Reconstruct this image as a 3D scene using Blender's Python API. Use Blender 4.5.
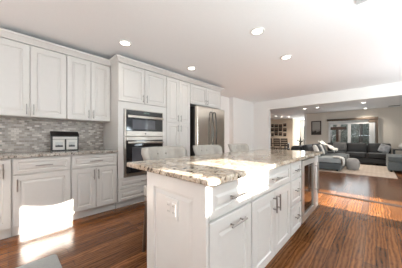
import bpy, bmesh, math, random
from mathutils import Vector, Matrix
random.seed(7)
scene = bpy.context.scene
COL = scene.collection
for o in list(bpy.data.objects):
    bpy.data.objects.remove(o, do_unlink=True)

# ------------------------------------------------------------------ camera, sky, sun, area lights, exposure
CAM_H = 1.11
cam_data = bpy.data.cameras.new('camera')
cam = bpy.data.objects.new('camera', cam_data)
COL.objects.link(cam)
cam.location = (0, 0, CAM_H)
cam.rotation_euler = (math.radians(90), 0, math.radians(43.6))
cam_data.sensor_width = 36
cam_data.lens = 16.46
cam_data.shift_y = 0.00995
cam_data.clip_start = 0.03
scene.camera = cam

world = bpy.data.worlds.new('sky')
scene.world = world
world.use_nodes = True
bg = world.node_tree.nodes['Background']
bg.inputs['Color'].default_value = (0.84, 0.91, 1.0, 1)
bg.inputs['Strength'].default_value = 0.85

SUN_SLOPE = 0.32
sun_data = bpy.data.lights.new('sun', 'SUN')
sun_data.energy = 39.0
sun_data.color = (1.0, 0.94, 0.85)
sun_data.angle = math.radians(0.45)
sun = bpy.data.objects.new('sun', sun_data)
COL.objects.link(sun)
sun.location = (12, 3, 6)
sun.rotation_euler = Vector((-1, -0.02, -SUN_SLOPE)).to_track_quat('-Z', 'Y').to_euler()

def area_light(name, loc, look, sx, sy, power, color=(0.82, 0.94, 1.0)):
    d = bpy.data.lights.new(name, 'AREA')
    d.shape = 'RECTANGLE'; d.size = sx; d.size_y = sy
    d.energy = power; d.color = color
    o = bpy.data.objects.new(name, d)
    COL.objects.link(o)
    o.location = loc
    o.rotation_euler = Vector(look).to_track_quat('-Z', 'Y').to_euler()
    return o

# added unseen fill lamps, mostly aimed up; then daylight at slider and entry glass
area_light('fill_up_south', (-0.6, -2.30, 1.35), (0, 0.08, 1), 3.2, 0.5, 75, (0.82, 0.94, 1.0))  # added fill aimed up to brighten the ceiling
area_light('fill_up_east', (2.25, -0.95, 1.35), (-0.08, 0, 1), 0.5, 1.9, 85, (0.82, 0.94, 1.0))  # unseen fill, added to lift the ceiling from the east side
area_light('fill_side', (2.44, 0.1, 1.50), (-1, 0.12, 0.1), 1.9, 0.9, 8, (0.95, 0.96, 1.0))  # weak sideways fill added for cabinet and island fronts
area_light('fill_up_middle', (2.1, 1.6, 1.10), (-0.18, 0, 1), 0.6, 3.2, 120, (0.80, 0.94, 1.0))  # unseen fill aimed up; no counter stands below it
area_light('fill_patio', (2.40, 4.2, 1.1), (-1, 0.8, 1.7), 1.0, 1.9, 112, (0.82, 0.94, 1.0))  # added fill tilted up toward the header
area_light('daylight_slider', (-0.95, 11.30, 1.05), (0, -1, 0.0), 1.4, 1.7, 15)
area_light('daylight_entry', (-3.45, 14.85, 1.3), (0, -1, 0.2), 1.0, 1.9, 50)

scene.view_settings.view_transform = 'Standard'
scene.view_settings.look = 'None'
scene.view_settings.gamma = 1.0
scene.view_settings.use_curve_mapping = False
scene.view_settings.exposure = 0.10

# ------------------------------------------------------------------ materials
def new_mat(name):
    m = bpy.data.materials.new(name)
    m.use_nodes = True
    nt = m.node_tree
    return m, nt, nt.nodes['Principled BSDF']

def N(nt, kind, **kw):
    n = nt.nodes.new(kind)
    for k, v in kw.items():
        if k in n.inputs: n.inputs[k].default_value = v
        else: setattr(n, k, v)
    return n

def L(nt, a, b): nt.links.new(a, b)

def coords(nt, scale=(1, 1, 1), rot=(0, 0, 0), loc=(0, 0, 0)):
    tc = nt.nodes.new('ShaderNodeTexCoord')
    mp = nt.nodes.new('ShaderNodeMapping')
    mp.inputs['Scale'].default_value = scale
    mp.inputs['Rotation'].default_value = rot
    mp.inputs['Location'].default_value = loc
    L(nt, tc.outputs['Object'], mp.inputs['Vector'])
    return mp.outputs['Vector']

def ramp(nt, fac, stops):
    r = nt.nodes.new('ShaderNodeValToRGB')
    el = r.color_ramp.elements
    while len(el) < len(stops): el.new(0.5)
    for e, (p, c) in zip(el, stops):
        e.position = p; e.color = (c[0], c[1], c[2], 1)
    L(nt, fac, r.inputs['Fac'])
    return r.outputs['Color']

def mix(nt, fac, a, b, mode='MIX'):
    m = nt.nodes.new('ShaderNodeMix')
    m.data_type = 'RGBA'; m.blend_type = mode
    for sock, v in ((m.inputs[0], fac), (m.inputs[6], a), (m.inputs[7], b)):
        if hasattr(v, 'is_linked'): L(nt, v, sock)
        else: sock.default_value = v if not isinstance(v, tuple) else (v[0], v[1], v[2], 1)
    return m.outputs[2]

def bump(nt, bsdf, height, strength=0.2, dist=0.002):
    b = nt.nodes.new('ShaderNodeBump')
    b.inputs['Strength'].default_value = strength
    b.inputs['Distance'].default_value = dist
    L(nt, height, b.inputs['Height'])
    L(nt, b.outputs['Normal'], bsdf.inputs['Normal'])

def plain(name, color, rough=0.5, metal=0.0, var=0.04, scale=30.0, bmp=0.0, coat=0.0):
    """slightly mottled paint / plastic / metal"""
    m, nt, b = new_mat(name)
    v = coords(nt)
    n = N(nt, 'ShaderNodeTexNoise', Scale=scale, Detail=4.0)
    L(nt, v, n.inputs['Vector'])
    d = tuple(max(0, c * (1 - var)) for c in color); e = tuple(min(1, c * (1 + var)) for c in color)
    c = ramp(nt, n.outputs['Fac'], [(0.3, d), (0.7, e)])
    L(nt, c, b.inputs['Base Color'])
    b.inputs['Roughness'].default_value = rough
    b.inputs['Metallic'].default_value = metal
    if coat: b.inputs['Coat Weight'].default_value = coat
    if bmp: bump(nt, b, n.outputs['Fac'], bmp, 0.003)
    return m

M = {}
M['ceiling'] = plain('ceiling_paint', (0.87, 0.87, 0.87), 0.85, var=0.01, scale=60, bmp=0.05)
M['wall'] = plain('wall_paint', (0.83, 0.81, 0.78), 0.8, var=0.01, scale=60, bmp=0.05)
M['living_wall'] = plain('living_wall_paint', (0.74, 0.68, 0.60), 0.8, var=0.02, scale=40)
M['tan_wall'] = plain('tan_wall_paint', (0.78, 0.64, 0.50), 0.8, var=0.02, scale=40)
M['cabinet'] = plain('cabinet_paint', (0.64, 0.612, 0.582), 0.30, var=0.01, scale=20)
M['trim'] = plain('trim_paint', (0.82, 0.81, 0.79), 0.4, var=0.01)
M['plastic'] = plain('white_plastic', (0.84, 0.83, 0.80), 0.35, var=0.01)
M['chrome'] = plain('brushed_nickel', (0.36, 0.34, 0.32), 0.30, 1.0, var=0.1)
M['black'] = plain('black_satin', (0.015, 0.014, 0.014), 0.35)
M['dark_gap'] = plain('dark_interior', (0.03, 0.028, 0.026), 0.6)
M['rubber'] = plain('dark_toe_vent', (0.02, 0.02, 0.02), 0.7)
M['grout'] = plain('grout', (0.5, 0.48, 0.45), 0.8)
M['dark_wood'] = plain('dark_wood', (0.05, 0.035, 0.028), 0.4, var=0.3, scale=15)
M['leg_wood'] = plain('stool_leg_wood', (0.09, 0.05, 0.03), 0.4, var=0.3, scale=15)
M['brown_fabric'] = plain('brown_valance', (0.13, 0.095, 0.07), 0.8, var=0.15)
M['mat_white'] = plain('picture_mat', (0.72, 0.70, 0.66), 0.7, var=0.02)
M['bark'] = plain('bark', (0.17, 0.15, 0.13), 0.9, var=0.4, scale=12, bmp=0.4)
M['pale_bark'] = plain('pale_bark', (0.80, 0.77, 0.72), 0.9, var=0.25, scale=8, bmp=0.3)
M['undergrowth'] = plain('leaf_litter', (0.19, 0.20, 0.16), 0.95, var=0.6, scale=3)
M['snow'] = plain('frosted_ground', (0.45, 0.45, 0.42), 0.9, var=0.2, scale=3)
M['blinds'] = plain('blind_vinyl', (0.74, 0.74, 0.73), 0.5, var=0.02)
M['lens_off'] = plain('vent_metal', (0.52, 0.52, 0.51), 0.5)

def metal_brushed(name, color, rough, axis):
    m, nt, b = new_mat(name)
    sc = [400, 400, 400]; sc[axis] = 4
    v = coords(nt, tuple(sc))
    n = N(nt, 'ShaderNodeTexNoise', Scale=1.0, Detail=3.0)
    L(nt, v, n.inputs['Vector'])
    c = ramp(nt, n.outputs['Fac'], [(0.3, tuple(x * 0.85 for x in color)), (0.7, color)])
    L(nt, c, b.inputs['Base Color'])
    b.inputs['Metallic'].default_value = 1.0
    b.inputs['Roughness'].default_value = rough
    bump(nt, b, n.outputs['Fac'], 0.04, 0.0005)
    return m
M['steel'] = metal_brushed('stainless_steel', (0.47, 0.42, 0.37), 0.36, 1)
M['steel_v'] = metal_brushed('stainless_steel_upright', (0.80, 0.72, 0.63), 0.20, 2)
M['steel_soft'] = metal_brushed('satin_stainless', (0.78, 0.75, 0.71), 0.42, 2)
M['steel_dark'] = metal_brushed('grey_appliance_side', (0.10, 0.095, 0.09), 0.4, 2)

def glossy_black(name, col=(0.012, 0.012, 0.013)):
    m, nt, b = new_mat(name)
    v = coords(nt)
    n = N(nt, 'ShaderNodeTexNoise', Scale=6.0)
    L(nt, v, n.inputs['Vector'])
    c = ramp(nt, n.outputs['Fac'], [(0.3, col), (0.7, tuple(x * 1.3 for x in col))])
    L(nt, c, b.inputs['Base Color'])
    b.inputs['Roughness'].default_value = 0.06
    b.inputs['IOR'].default_value = 1.6
    return m
M['black_glass'] = glossy_black('black_glass')
M['oven_window'] = glossy_black('tinted_window', (0.09, 0.09, 0.10))

def see_through(name, refl=0.12, tint=(1, 1, 1)):
    m, nt, b = new_mat(name)
    nt.nodes.remove(b)
    out = nt.nodes['Material Output']
    tr = N(nt, 'ShaderNodeBsdfTransparent'); tr.inputs['Color'].default_value = (*tint, 1)
    gl = N(nt, 'ShaderNodeBsdfGlossy'); gl.inputs['Roughness'].default_value = 0.02
    fr = N(nt, 'ShaderNodeFresnel', IOR=1.5)
    ma = N(nt, 'ShaderNodeMath', operation='MULTIPLY'); ma.inputs[1].default_value = refl / 0.04
    ma.use_clamp = True
    L(nt, fr.outputs[0], ma.inputs[0])
    mx = nt.nodes.new('ShaderNodeMixShader')
    L(nt, ma.outputs[0], mx.inputs[0]); L(nt, tr.outputs[0], mx.inputs[1]); L(nt, gl.outputs[0], mx.inputs[2])
    L(nt, mx.outputs[0], out.inputs['Surface'])
    return m
M['glass'] = see_through('clear_glass', 0.02)
M['tint_glass'] = see_through('tinted_glass', 0.06, (0.30, 0.28, 0.26))

def emissive(name, col, s):
    m, nt, b = new_mat(name)
    b.inputs['Base Color'].default_value = (0.05, 0.05, 0.05, 1)
    b.inputs['Emission Color'].default_value = (*col, 1)
    b.inputs['Emission Strength'].default_value = s
    return m
M['lamp'] = emissive('lamp_lens', (1.0, 0.93, 0.82), 9.0)
M['display'] = emissive('green_display', (0.35, 0.75, 0.55), 0.10)

# oak strip floor, boards run along Y
def wood_floor():
    m, nt, b = new_mat('oak_strip_floor')
    v = coords(nt, (1, 1, 1), (0, 0, math.radians(90)))
    br = N(nt, 'ShaderNodeTexBrick', Scale=1.0)
    br.offset = 0.37; br.offset_frequency = 3
    br.inputs['Brick Width'].default_value = 1.1
    br.inputs['Row Height'].default_value = 0.083
    br.inputs['Mortar Size'].default_value = 0.0013
    br.inputs['Mortar Smooth'].default_value = 0.3
    br.inputs['Bias'].default_value = 0.0
    br.inputs['Color1'].default_value = (0, 0, 0, 1); br.inputs['Color2'].default_value = (1, 1, 1, 1)
    br.inputs['Mortar'].default_value = (0.5, 0.5, 0.5, 1)
    L(nt, v, br.inputs['Vector'])
    # per-board offset for the grain
    tc = nt.nodes.new('ShaderNodeTexCoord')
    sep = nt.nodes.new('ShaderNodeSeparateXYZ'); L(nt, tc.outputs['Object'], sep.inputs[0])
    fl = N(nt, 'ShaderNodeMath', operation='DIVIDE'); fl.inputs[1].default_value = 0.083; L(nt, sep.outputs[0], fl.inputs[0])
    ff = N(nt, 'ShaderNodeMath', operation='FLOOR'); L(nt, fl.outputs[0], ff.inputs[0])
    sc = N(nt, 'ShaderNodeMath', operation='MULTIPLY'); sc.inputs[1].default_value = 3.71; L(nt, ff.outputs[0], sc.inputs[0])
    cmb = nt.nodes.new('ShaderNodeCombineXYZ')
    gx = N(nt, 'ShaderNodeMath', operation='MULTIPLY'); gx.inputs[1].default_value = 11.0; L(nt, sep.outputs[0], gx.inputs[0])
    gy = N(nt, 'ShaderNodeMath', operation='MULTIPLY'); gy.inputs[1].default_value = 2.4; L(nt, sep.outputs[1], gy.inputs[0])
    gy2 = N(nt, 'ShaderNodeMath', operation='ADD'); L(nt, gy.outputs[0], gy2.inputs[0]); L(nt, sc.outputs[0], gy2.inputs[1])
    L(nt, gx.outputs[0], cmb.inputs[0]); L(nt, gy2.outputs[0], cmb.inputs[1])
    wv = N(nt, 'ShaderNodeTexWave', Scale=0.9, Distortion=9.0, Detail=3.0)
    wv.inputs['Detail Scale'].default_value = 0.9
    wv.wave_type = 'BANDS'; wv.bands_direction = 'X'
    L(nt, cmb.outputs[0], wv.inputs['Vector'])
    no = N(nt, 'ShaderNodeTexNoise', Scale=3.2, Detail=6.0, Roughness=0.72, Distortion=1.4)
    L(nt, cmb.outputs[0], no.inputs['Vector'])
    grain = mix(nt, 0.78, wv.outputs['Color'], no.outputs['Color'])
    gcol = ramp(nt, grain, [(0.28, (0.058, 0.020, 0.007)), (0.46, (0.185, 0.071, 0.025)), (0.72, (0.32, 0.132, 0.049))])
    tone = ramp(nt, br.outputs['Color'], [(0.0, (0.62, 0.60, 0.58)), (1.0, (1.22, 1.19, 1.14))])
    c = mix(nt, 1.0, gcol, tone, 'MULTIPLY')
    c2 = mix(nt, br.outputs['Fac'], c, (0.03, 0.012, 0.006))
    L(nt, c2, b.inputs['Base Color'])
    b.inputs['Roughness'].default_value = 0.19
    b.inputs['Specular IOR Level'].default_value = 0.38
    b.inputs['Coat Weight'].default_value = 0.06
    b.inputs['Coat Roughness'].default_value = 0.10
    bump(nt, b, no.outputs['Fac'], 0.05, 0.001)
    return m
M['floor'] = wood_floor()

def granite(name, base, tan, dark, mid):
    m, nt, b = new_mat(name)
    v = coords(nt)
    n1 = N(nt, 'ShaderNodeTexNoise', Scale=9.0, Detail=6.0, Roughness=0.7, Distortion=0.8)
    n2 = N(nt, 'ShaderNodeTexNoise', Scale=38.0, Detail=5.0, Roughness=0.75)
    vo = N(nt, 'ShaderNodeTexVoronoi', Scale=60.0)
    n3 = N(nt, 'ShaderNodeTexNoise', Scale=20.0, Detail=5.0, Roughness=0.7, Distortion=1.2)
    for n in (n1, n2, vo, n3): L(nt, v, n.inputs['Vector'])
    c = ramp(nt, n1.outputs['Fac'], [(0.36, tan), (0.50, base), (0.64, mid)])
    f2 = ramp(nt, n2.outputs['Fac'], [(0.54, (0, 0, 0)), (0.64, (1, 1, 1))])
    c = mix(nt, f2, c, mid)
    n5 = N(nt, 'ShaderNodeTexNoise', Scale=4.5, Detail=4.0, Roughness=0.6, Distortion=1.5)
    L(nt, v, n5.inputs['Vector'])
    c = mix(nt, ramp(nt, n5.outputs['Fac'], [(0.48, (0, 0, 0)), (0.62, (0.5, 0.5, 0.5))]), c, tan)
    f3 = ramp(nt, n3.outputs['Fac'], [(0.40, (1, 1, 1)), (0.50, (0, 0, 0))])
    fv = ramp(nt, vo.outputs['Color'], [(0.30, (0, 0, 0)), (0.50, (1, 1, 1))])
    fd = mix(nt, 1.0, f3, fv, 'MULTIPLY')
    c = mix(nt, fd, c, dark)
    f4 = ramp(nt, n2.outputs['Fac'], [(0.36, (1, 1, 1)), (0.44, (0, 0, 0))])
    c = mix(nt, f4, c, tuple(x * 2.2 for x in dark))
    L(nt, c, b.inputs['Base Color'])
    b.inputs['Roughness'].default_value = 0.12
    b.inputs['Specular IOR Level'].default_value = 0.35
    return m
M['granite'] = granite('cream_granite', (0.56, 0.475, 0.375), (0.40, 0.285, 0.19), (0.045, 0.030, 0.022), (0.66, 0.60, 0.52))
M['granite_wall'] = granite('grey_granite', (0.50, 0.46, 0.41), (0.36, 0.30, 0.25), (0.05, 0.04, 0.035), (0.60, 0.57, 0.53))

def mosaic():
    m, nt, b = new_mat('stone_mosaic')
    # boards stand in the YZ plane: map Y->X, Z->Y
    tc = nt.nodes.new('ShaderNodeTexCoord')
    sep = nt.nodes.new('ShaderNodeSeparateXYZ'); L(nt, tc.outputs['Object'], sep.inputs[0])
    cmb = nt.nodes.new('ShaderNodeCombineXYZ')
    L(nt, sep.outputs[1], cmb.inputs[0]); L(nt, sep.outputs[2], cmb.inputs[1])
    br = N(nt, 'ShaderNodeTexBrick', Scale=1.0)
    br.inputs['Brick Width'].default_value = 0.052
    br.inputs['Row Height'].default_value = 0.027
    br.inputs['Mortar Size'].default_value = 0.0018
    br.inputs['Color1'].default_value = (0, 0, 0, 1); br.inputs['Color2'].default_value = (1, 1, 1, 1)
    br.inputs['Mortar'].default_value = (0.4, 0.4, 0.4, 1)
    L(nt, cmb.outputs[0], br.inputs['Vector'])
    no = N(nt, 'ShaderNodeTexNoise', Scale=16.0, Detail=4.0)
    L(nt, cmb.outputs[0], no.inputs['Vector'])
    c = ramp(nt, br.outputs['Color'], [(0.0, (0.20, 0.165, 0.14)), (0.35, (0.35, 0.295, 0.255)), (0.65, (0.48, 0.415, 0.365)), (1.0, (0.78, 0.72, 0.66))])
    c = mix(nt, 0.3, c, ramp(nt, no.outputs['Fac'], [(0.3, (0.27, 0.225, 0.195)), (0.7, (0.55, 0.48, 0.43))]))
    c = mix(nt, br.outputs['Fac'], c, (0.42, 0.39, 0.36))
    L(nt, c, b.inputs['Base Color'])
    b.inputs['Roughness'].default_value = 0.35
    inv = N(nt, 'ShaderNodeMath', operation='SUBTRACT'); inv.inputs[0].default_value = 1.0
    L(nt, br.outputs['Fac'], inv.inputs[1])
    bump(nt, b, inv.outputs[0], 0.5, 0.002)
    return m
M['mosaic'] = mosaic()

def fabric(name, c1, c2, scale=220, rough=0.9, b_=0.3):
    m, nt, b = new_mat(name)
    v = coords(nt)
    n = N(nt, 'ShaderNodeTexNoise', Scale=scale, Detail=3.0)
    n2 = N(nt, 'ShaderNodeTexNoise', Scale=scale / 18, Detail=3.0)
    L(nt, v, n.inputs['Vector']); L(nt, v, n2.inputs['Vector'])
    f = mix(nt, 0.5, n.outputs['Color'], n2.outputs['Color'])
    c = ramp(nt, f, [(0.35, c1), (0.65, c2)])
    L(nt, c, b.inputs['Base Color'])
    b.inputs['Roughness'].default_value = rough
    b.inputs['Sheen Weight'].default_value = 0.15
    bump(nt, b, n.outputs['Fac'], b_, 0.002)
    return m
M['linen'] = fabric('stool_linen', (0.35, 0.315, 0.275), (0.45, 0.41, 0.365))
M['button'] = fabric('button_linen', (0.20, 0.185, 0.165), (0.28, 0.26, 0.235))
M['charcoal'] = fabric('charcoal_sofa', (0.012, 0.012, 0.013), (0.026, 0.027, 0.028), 60, 0.6)
M['charcoal_grey'] = fabric('grey_sofa', (0.070, 0.080, 0.082), (0.105, 0.116, 0.118), 60)
M['lit_seat'] = fabric('lit_grey_seat', (0.27, 0.29, 0.29), (0.38, 0.40, 0.40), 60)  # the lit top of the seat is put into this paler grey
M['pouf'] = fabric('pouf_knit', (0.25, 0.235, 0.225), (0.40, 0.385, 0.37), 45, 0.95, 0.8)
M['white_throw'] = fabric('white_throw', (0.60, 0.58, 0.54), (0.78, 0.76, 0.72), 40, 0.95, 0.6)
M['fur'] = fabric('grey_fur', (0.07, 0.07, 0.07), (0.19, 0.185, 0.18), 26, 0.95, 0.8)
M['silver'] = fabric('silver_sheen_cloth', (0.05, 0.05, 0.055), (0.50, 0.51, 0.53), 9, 0.35)  # dark cloth; its silver sheen is put into the colour
M['floor_mat'] = fabric('grey_mat', (0.27, 0.275, 0.26), (0.36, 0.365, 0.35), 90, 0.9, 0.5)

def rug_mat():
    m, nt, b = new_mat('woven_rug')
    v = coords(nt)
    ch = N(nt, 'ShaderNodeTexVoronoi', Scale=9.0); ch.distance = 'MANHATTAN'; ch.inputs['Randomness'].default_value = 0.15
    no = N(nt, 'ShaderNodeTexNoise', Scale=3.0, Detail=5.0)
    L(nt, v, ch.inputs['Vector']); L(nt, v, no.inputs['Vector'])
    c = ramp(nt, ch.outputs['Distance'], [(0.25, (0.52, 0.42, 0.33)), (0.45, (0.42, 0.33, 0.265)), (0.6, (0.56, 0.47, 0.39))])
    c = mix(nt, 0.35, c, ramp(nt, no.outputs['Fac'], [(0.35, (0.38, 0.30, 0.25)), (0.65, (0.60, 0.50, 0.41))]))
    L(nt, c, b.inputs['Base Color'])
    b.inputs['Roughness'].default_value = 0.95
    return m
M['rug'] = rug_mat()

def photo_mat(name, sky, mid, ground, horizon, scale):
    """a faded landscape picture printed on paper: sky, hills, dark ground"""
    m, nt, b = new_mat(name)
    tc = nt.nodes.new('ShaderNodeTexCoord')
    sep = nt.nodes.new('ShaderNodeSeparateXYZ'); L(nt, tc.outputs['Generated'], sep.inputs[0])
    mp = nt.nodes.new('ShaderNodeMapping'); mp.inputs['Scale'].default_value = (scale, scale, scale)
    L(nt, tc.outputs['Generated'], mp.inputs['Vector'])
    no = N(nt, 'ShaderNodeTexNoise', Scale=1.0, Detail=4.0); L(nt, mp.outputs['Vector'], no.inputs['Vector'])
    ma = N(nt, 'ShaderNodeMath', operation='MULTIPLY_ADD'); ma.inputs[1].default_value = 0.5
    L(nt, no.outputs['Fac'], ma.inputs[0]); L(nt, sep.outputs[2], ma.inputs[2])
    c = ramp(nt, ma.outputs[0], [(horizon - 0.05 + 0.25, ground), (horizon + 0.27, mid), (min(1, horizon + 0.40), sky)])
    L(nt, c, b.inputs['Base Color'])
    b.inputs['Roughness'].default_value = 0.4
    return m
M['photo_a'] = photo_mat('printed_landscape', (0.46, 0.44, 0.40), (0.30, 0.28, 0.25), (0.05, 0.045, 0.04), 0.25, 3)
M['photo_b'] = photo_mat('printed_photo', (0.55, 0.55, 0.54), (0.25, 0.25, 0.25), (0.06, 0.06, 0.06), 0.35, 4)
M['photo_c'] = photo_mat('dark_photo', (0.20, 0.12, 0.08), (0.10, 0.06, 0.04), (0.03, 0.02, 0.016), 0.35, 4)

# ------------------------------------------------------------------ mesh helpers
class MB:
    def __init__(s): s.bm = bmesh.new()
    def box(s, x0, x1, y0, y1, z0, z1, bev=0.0, seg=1):
        r = bmesh.ops.create_cube(s.bm, size=1.0)
        vs = r['verts']
        for v in vs:
            v.co = Vector(((x0 + x1) / 2 + v.co.x * (x1 - x0), (y0 + y1) / 2 + v.co.y * (y1 - y0), (z0 + z1) / 2 + v.co.z * (z1 - z0)))
        if bev:
            es = list({e for v in vs for e in v.link_edges})
            bmesh.ops.bevel(s.bm, geom=es, offset=bev, segments=seg, affect='EDGES', profile=0.5)
        return s
    def tube(s, p0, p1, r, n=10, r2=None, caps=True):
        p0 = Vector(p0); p1 = Vector(p1); d = p1 - p0
        m = Matrix.Translation((p0 + p1) / 2) @ d.to_track_quat('Z', 'Y').to_matrix().to_4x4()
        bmesh.ops.create_cone(s.bm, cap_ends=caps, segments=n, radius1=r, radius2=r if r2 is None else r2, depth=d.length, matrix=m)
        return s
    def path(s, pts, r, n=8):
        """one swept round bar through the points"""
        pts = [Vector(p) for p in pts]
        rings = []
        for i, p in enumerate(pts):
            t = (pts[min(i + 1, len(pts) - 1)] - pts[max(i - 1, 0)]).normalized()
            q = t.to_track_quat('Z', 'Y')
            rr = r[i] if isinstance(r, (list, tuple)) else r
            rings.append([s.bm.verts.new(p + q @ Vector((rr * math.cos(a), rr * math.sin(a), 0))) for a in [2 * math.pi * k / n for k in range(n)]])
        for a, b in zip(rings, rings[1:]):
            for k in range(n): s.bm.faces.new((a[k], a[(k + 1) % n], b[(k + 1) % n], b[k]))
        s.bm.faces.new(rings[0][::-1]); s.bm.faces.new(rings[-1])
        return s
    def lathe(s, cx, cy, prof, n=24):
        rings = [[s.bm.verts.new((cx + r * math.cos(2 * math.pi * k / n), cy + r * math.sin(2 * math.pi * k / n), z)) for k in range(n)] for r, z in prof]
        for a, b in zip(rings, rings[1:]):
            for k in range(n): s.bm.faces.new((a[k], a[(k + 1) % n], b[(k + 1) % n], b[k]))
        s.bm.faces.new(rings[0][::-1]); s.bm.faces.new(rings[-1])
        return s
    def rings(s, maps, a0, a1, b0, b1, steps):
        """a slab whose front is stepped in: steps are (inset, depth); maps(a,b,d) gives the world point"""
        prev = None
        for ins, d in steps:
            r = [s.bm.verts.new(maps(a, b, d)) for a, b in ((a0 + ins, b0 + ins), (a1 - ins, b0 + ins), (a1 - ins, b1 - ins), (a0 + ins, b1 - ins))]
            if prev is None: s.bm.faces.new(r[::-1])
            else:
                for k in range(4): s.bm.faces.new((prev[k], prev[(k + 1) % 4], r[(k + 1) % 4], r[k]))
            prev = r
        s.bm.faces.new(prev)
        return s
    def prism(s, poly, axis, lo, hi):
        """poly in the two other axes, extruded along axis"""
        def P(a, b, t):
            return {0: (t, a, b), 1: (a, t, b), 2: (a, b, t)}[axis]
        A = [s.bm.verts.new(P(a, b, lo)) for a, b in poly]; B = [s.bm.verts.new(P(a, b, hi)) for a, b in poly]
        n = len(poly)
        s.bm.faces.new(A[::-1]); s.bm.faces.new(B)
        for k in range(n): s.bm.faces.new((A[k], A[(k + 1) % n], B[(k + 1) % n], B[k]))
        return s
    def cushion(s, x0, x1, y0, y1, z0, z1, puff=0.25, n=8, axis=2, dent=0.0):
        """soft cushion: a rounded box, pinched to its seams"""
        c = Vector(((x0 + x1) / 2, (y0 + y1) / 2, (z0 + z1) / 2)); h = Vector(((x1 - x0) / 2, (y1 - y0) / 2, (z1 - z0) / 2))
        old = set(s.bm.verts)
        r = bmesh.ops.create_cube(s.bm, size=2.0)
        es = list({e for v in r['verts'] for e in v.link_edges})
        bmesh.ops.subdivide_edges(s.bm, edges=es, cuts=n - 1, use_grid_fill=True)
        vs = [v for v in s.bm.verts if v not in old]
        for v in vs:
            p = v.co.copy()
            oth = [i for i in range(3) if i != axis]
            u, w = p[oth[0]], p[oth[1]]
            f = (1 - abs(u) ** 4) * (1 - abs(w) ** 4)
            p[axis] *= (1 - puff) + puff * f
            q = 0.04
            for i in oth:
                p[i] *= 1 - q * (abs(p[oth[1 - oth.index(i)]]) ** 4) * 1.5
            if abs(v.co[axis]) > 0.999 and max(abs(u), abs(w)) > 0.9: p[axis] *= 0.94
            v.co = c + Vector((p.x * h.x, p.y * h.y, p.z * h.z))
        return s
    def rotate(s, ang, axis, cen):
        bmesh.ops.rotate(s.bm, verts=s.bm.verts, cent=Vector(cen), matrix=Matrix.Rotation(ang, 3, axis)); return s

def root_of(o):
    while o.parent: o = o.parent
    return o
def obj(name, mb, mat, parent=None, smooth=False, label=None):
    bm = mb.bm
    if parent is not None:
        bmesh.ops.translate(bm, verts=bm.verts, vec=-Vector(root_of(parent).location))
    bmesh.ops.recalc_face_normals(bm, faces=bm.faces)
    me = bpy.data.meshes.new(name)
    bm.to_mesh(me); bm.free()
    if smooth:
        for p in me.polygons: p.use_smooth = True
    me.materials.append(M[mat])
    o = bpy.data.objects.new(name, me)
    COL.objects.link(o)
    if parent is not None: o.parent = parent
    if label: o['label'] = label
    return o
def smooth_by_angle(o, deg=40):
    me = o.data
    bm = bmesh.new(); bm.from_mesh(me)
    for f in bm.faces: f.smooth = True
    for e in bm.edges:
        if len(e.link_faces) == 2 and e.calc_face_angle(0) > math.radians(deg): e.smooth = False
    bm.to_mesh(me); bm.free()
    return o
def thing(name, label, cat, loc, group=None):
    o = bpy.data.objects.new(name, None)
    o.empty_display_size = 0.1
    COL.objects.link(o)
    o.location = loc
    return tag(o, label, cat, group)
def tag(o, label, cat, group=None):
    o['label'] = label; o['category'] = cat
    if group: o['group'] = group
    return o
def struct(name, mb, mat, parent=None):
    o = obj(name, mb, mat, parent)
    if parent is None: o['kind'] = 'structure'
    return o
def dup(root, loc, label=None, rz=None):
    r = root.copy(); COL.objects.link(r); r.location = loc
    if label: r['label'] = label
    if rz is not None: r.rotation_euler = (0, 0, rz)
    for ch in list(root.children):
        c = ch.copy(); COL.objects.link(c); c.parent = r
        for g in list(ch.children):
            d = g.copy(); COL.objects.link(d); d.parent = c
    return r

def face_px(x0): return lambda a, b, d: (x0 + d, a, b)     # faces +X: a = y, b = z
def face_my(y0): return lambda a, b, d: (a, y0 - d, b)     # faces -Y: a = x, b = z

DOOR = lambda fw, t=0.020: [(0, 0), (0, t - 0.003), (0.003, t), (fw, t), (fw + 0.006, t - 0.008), (fw + 0.016, t - 0.008), (fw + 0.034, t - 0.002)]
def raised(mb, maps, a0, a1, b0, b1, fw=0.058, t=0.020):
    fw = min(fw, (a1 - a0) * 0.24, (b1 - b0) * 0.26)
    k = min(1.0, (min(a1 - a0, b1 - b0) / 2 - fw) / 0.06)
    st = [(0, 0), (0, t - 0.003), (0.003, t), (fw, t), (fw + 0.006 * k, t - 0.008), (fw + 0.016 * k, t - 0.008), (fw + 0.034 * k, t - 0.002)]
    return mb.rings(maps, a0, a1, b0, b1, st)
def pull_z(parent, x, y, z, length, mat='chrome'):
    mb = MB().tube((x + 0.030, y, z - length / 2), (x + 0.030, y, z + length / 2), 0.006)
    for s in (-1, 1): mb.tube((x - 0.001, y, z + s * length * 0.32), (x + 0.030, y, z + s * length * 0.32), 0.0048)
    return smooth_by_angle(obj('handle', mb, mat, parent))
def pull_y(parent, x, y, z, length, mat='chrome'):
    mb = MB().tube((x + 0.030, y - length / 2, z), (x + 0.030, y + length / 2, z), 0.006)
    for s in (-1, 1): mb.tube((x - 0.001, y + s * length * 0.32, z), (x + 0.030, y + s * length * 0.32, z), 0.0048)
    return smooth_by_angle(obj('handle', mb, mat, parent))
def door_px(parent, name, x, y0, y1, z0, z1, fw=0.058):
    return obj(name, raised(MB(), face_px(x), y0, y1, z0, z1, fw), 'cabinet', parent)

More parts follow.
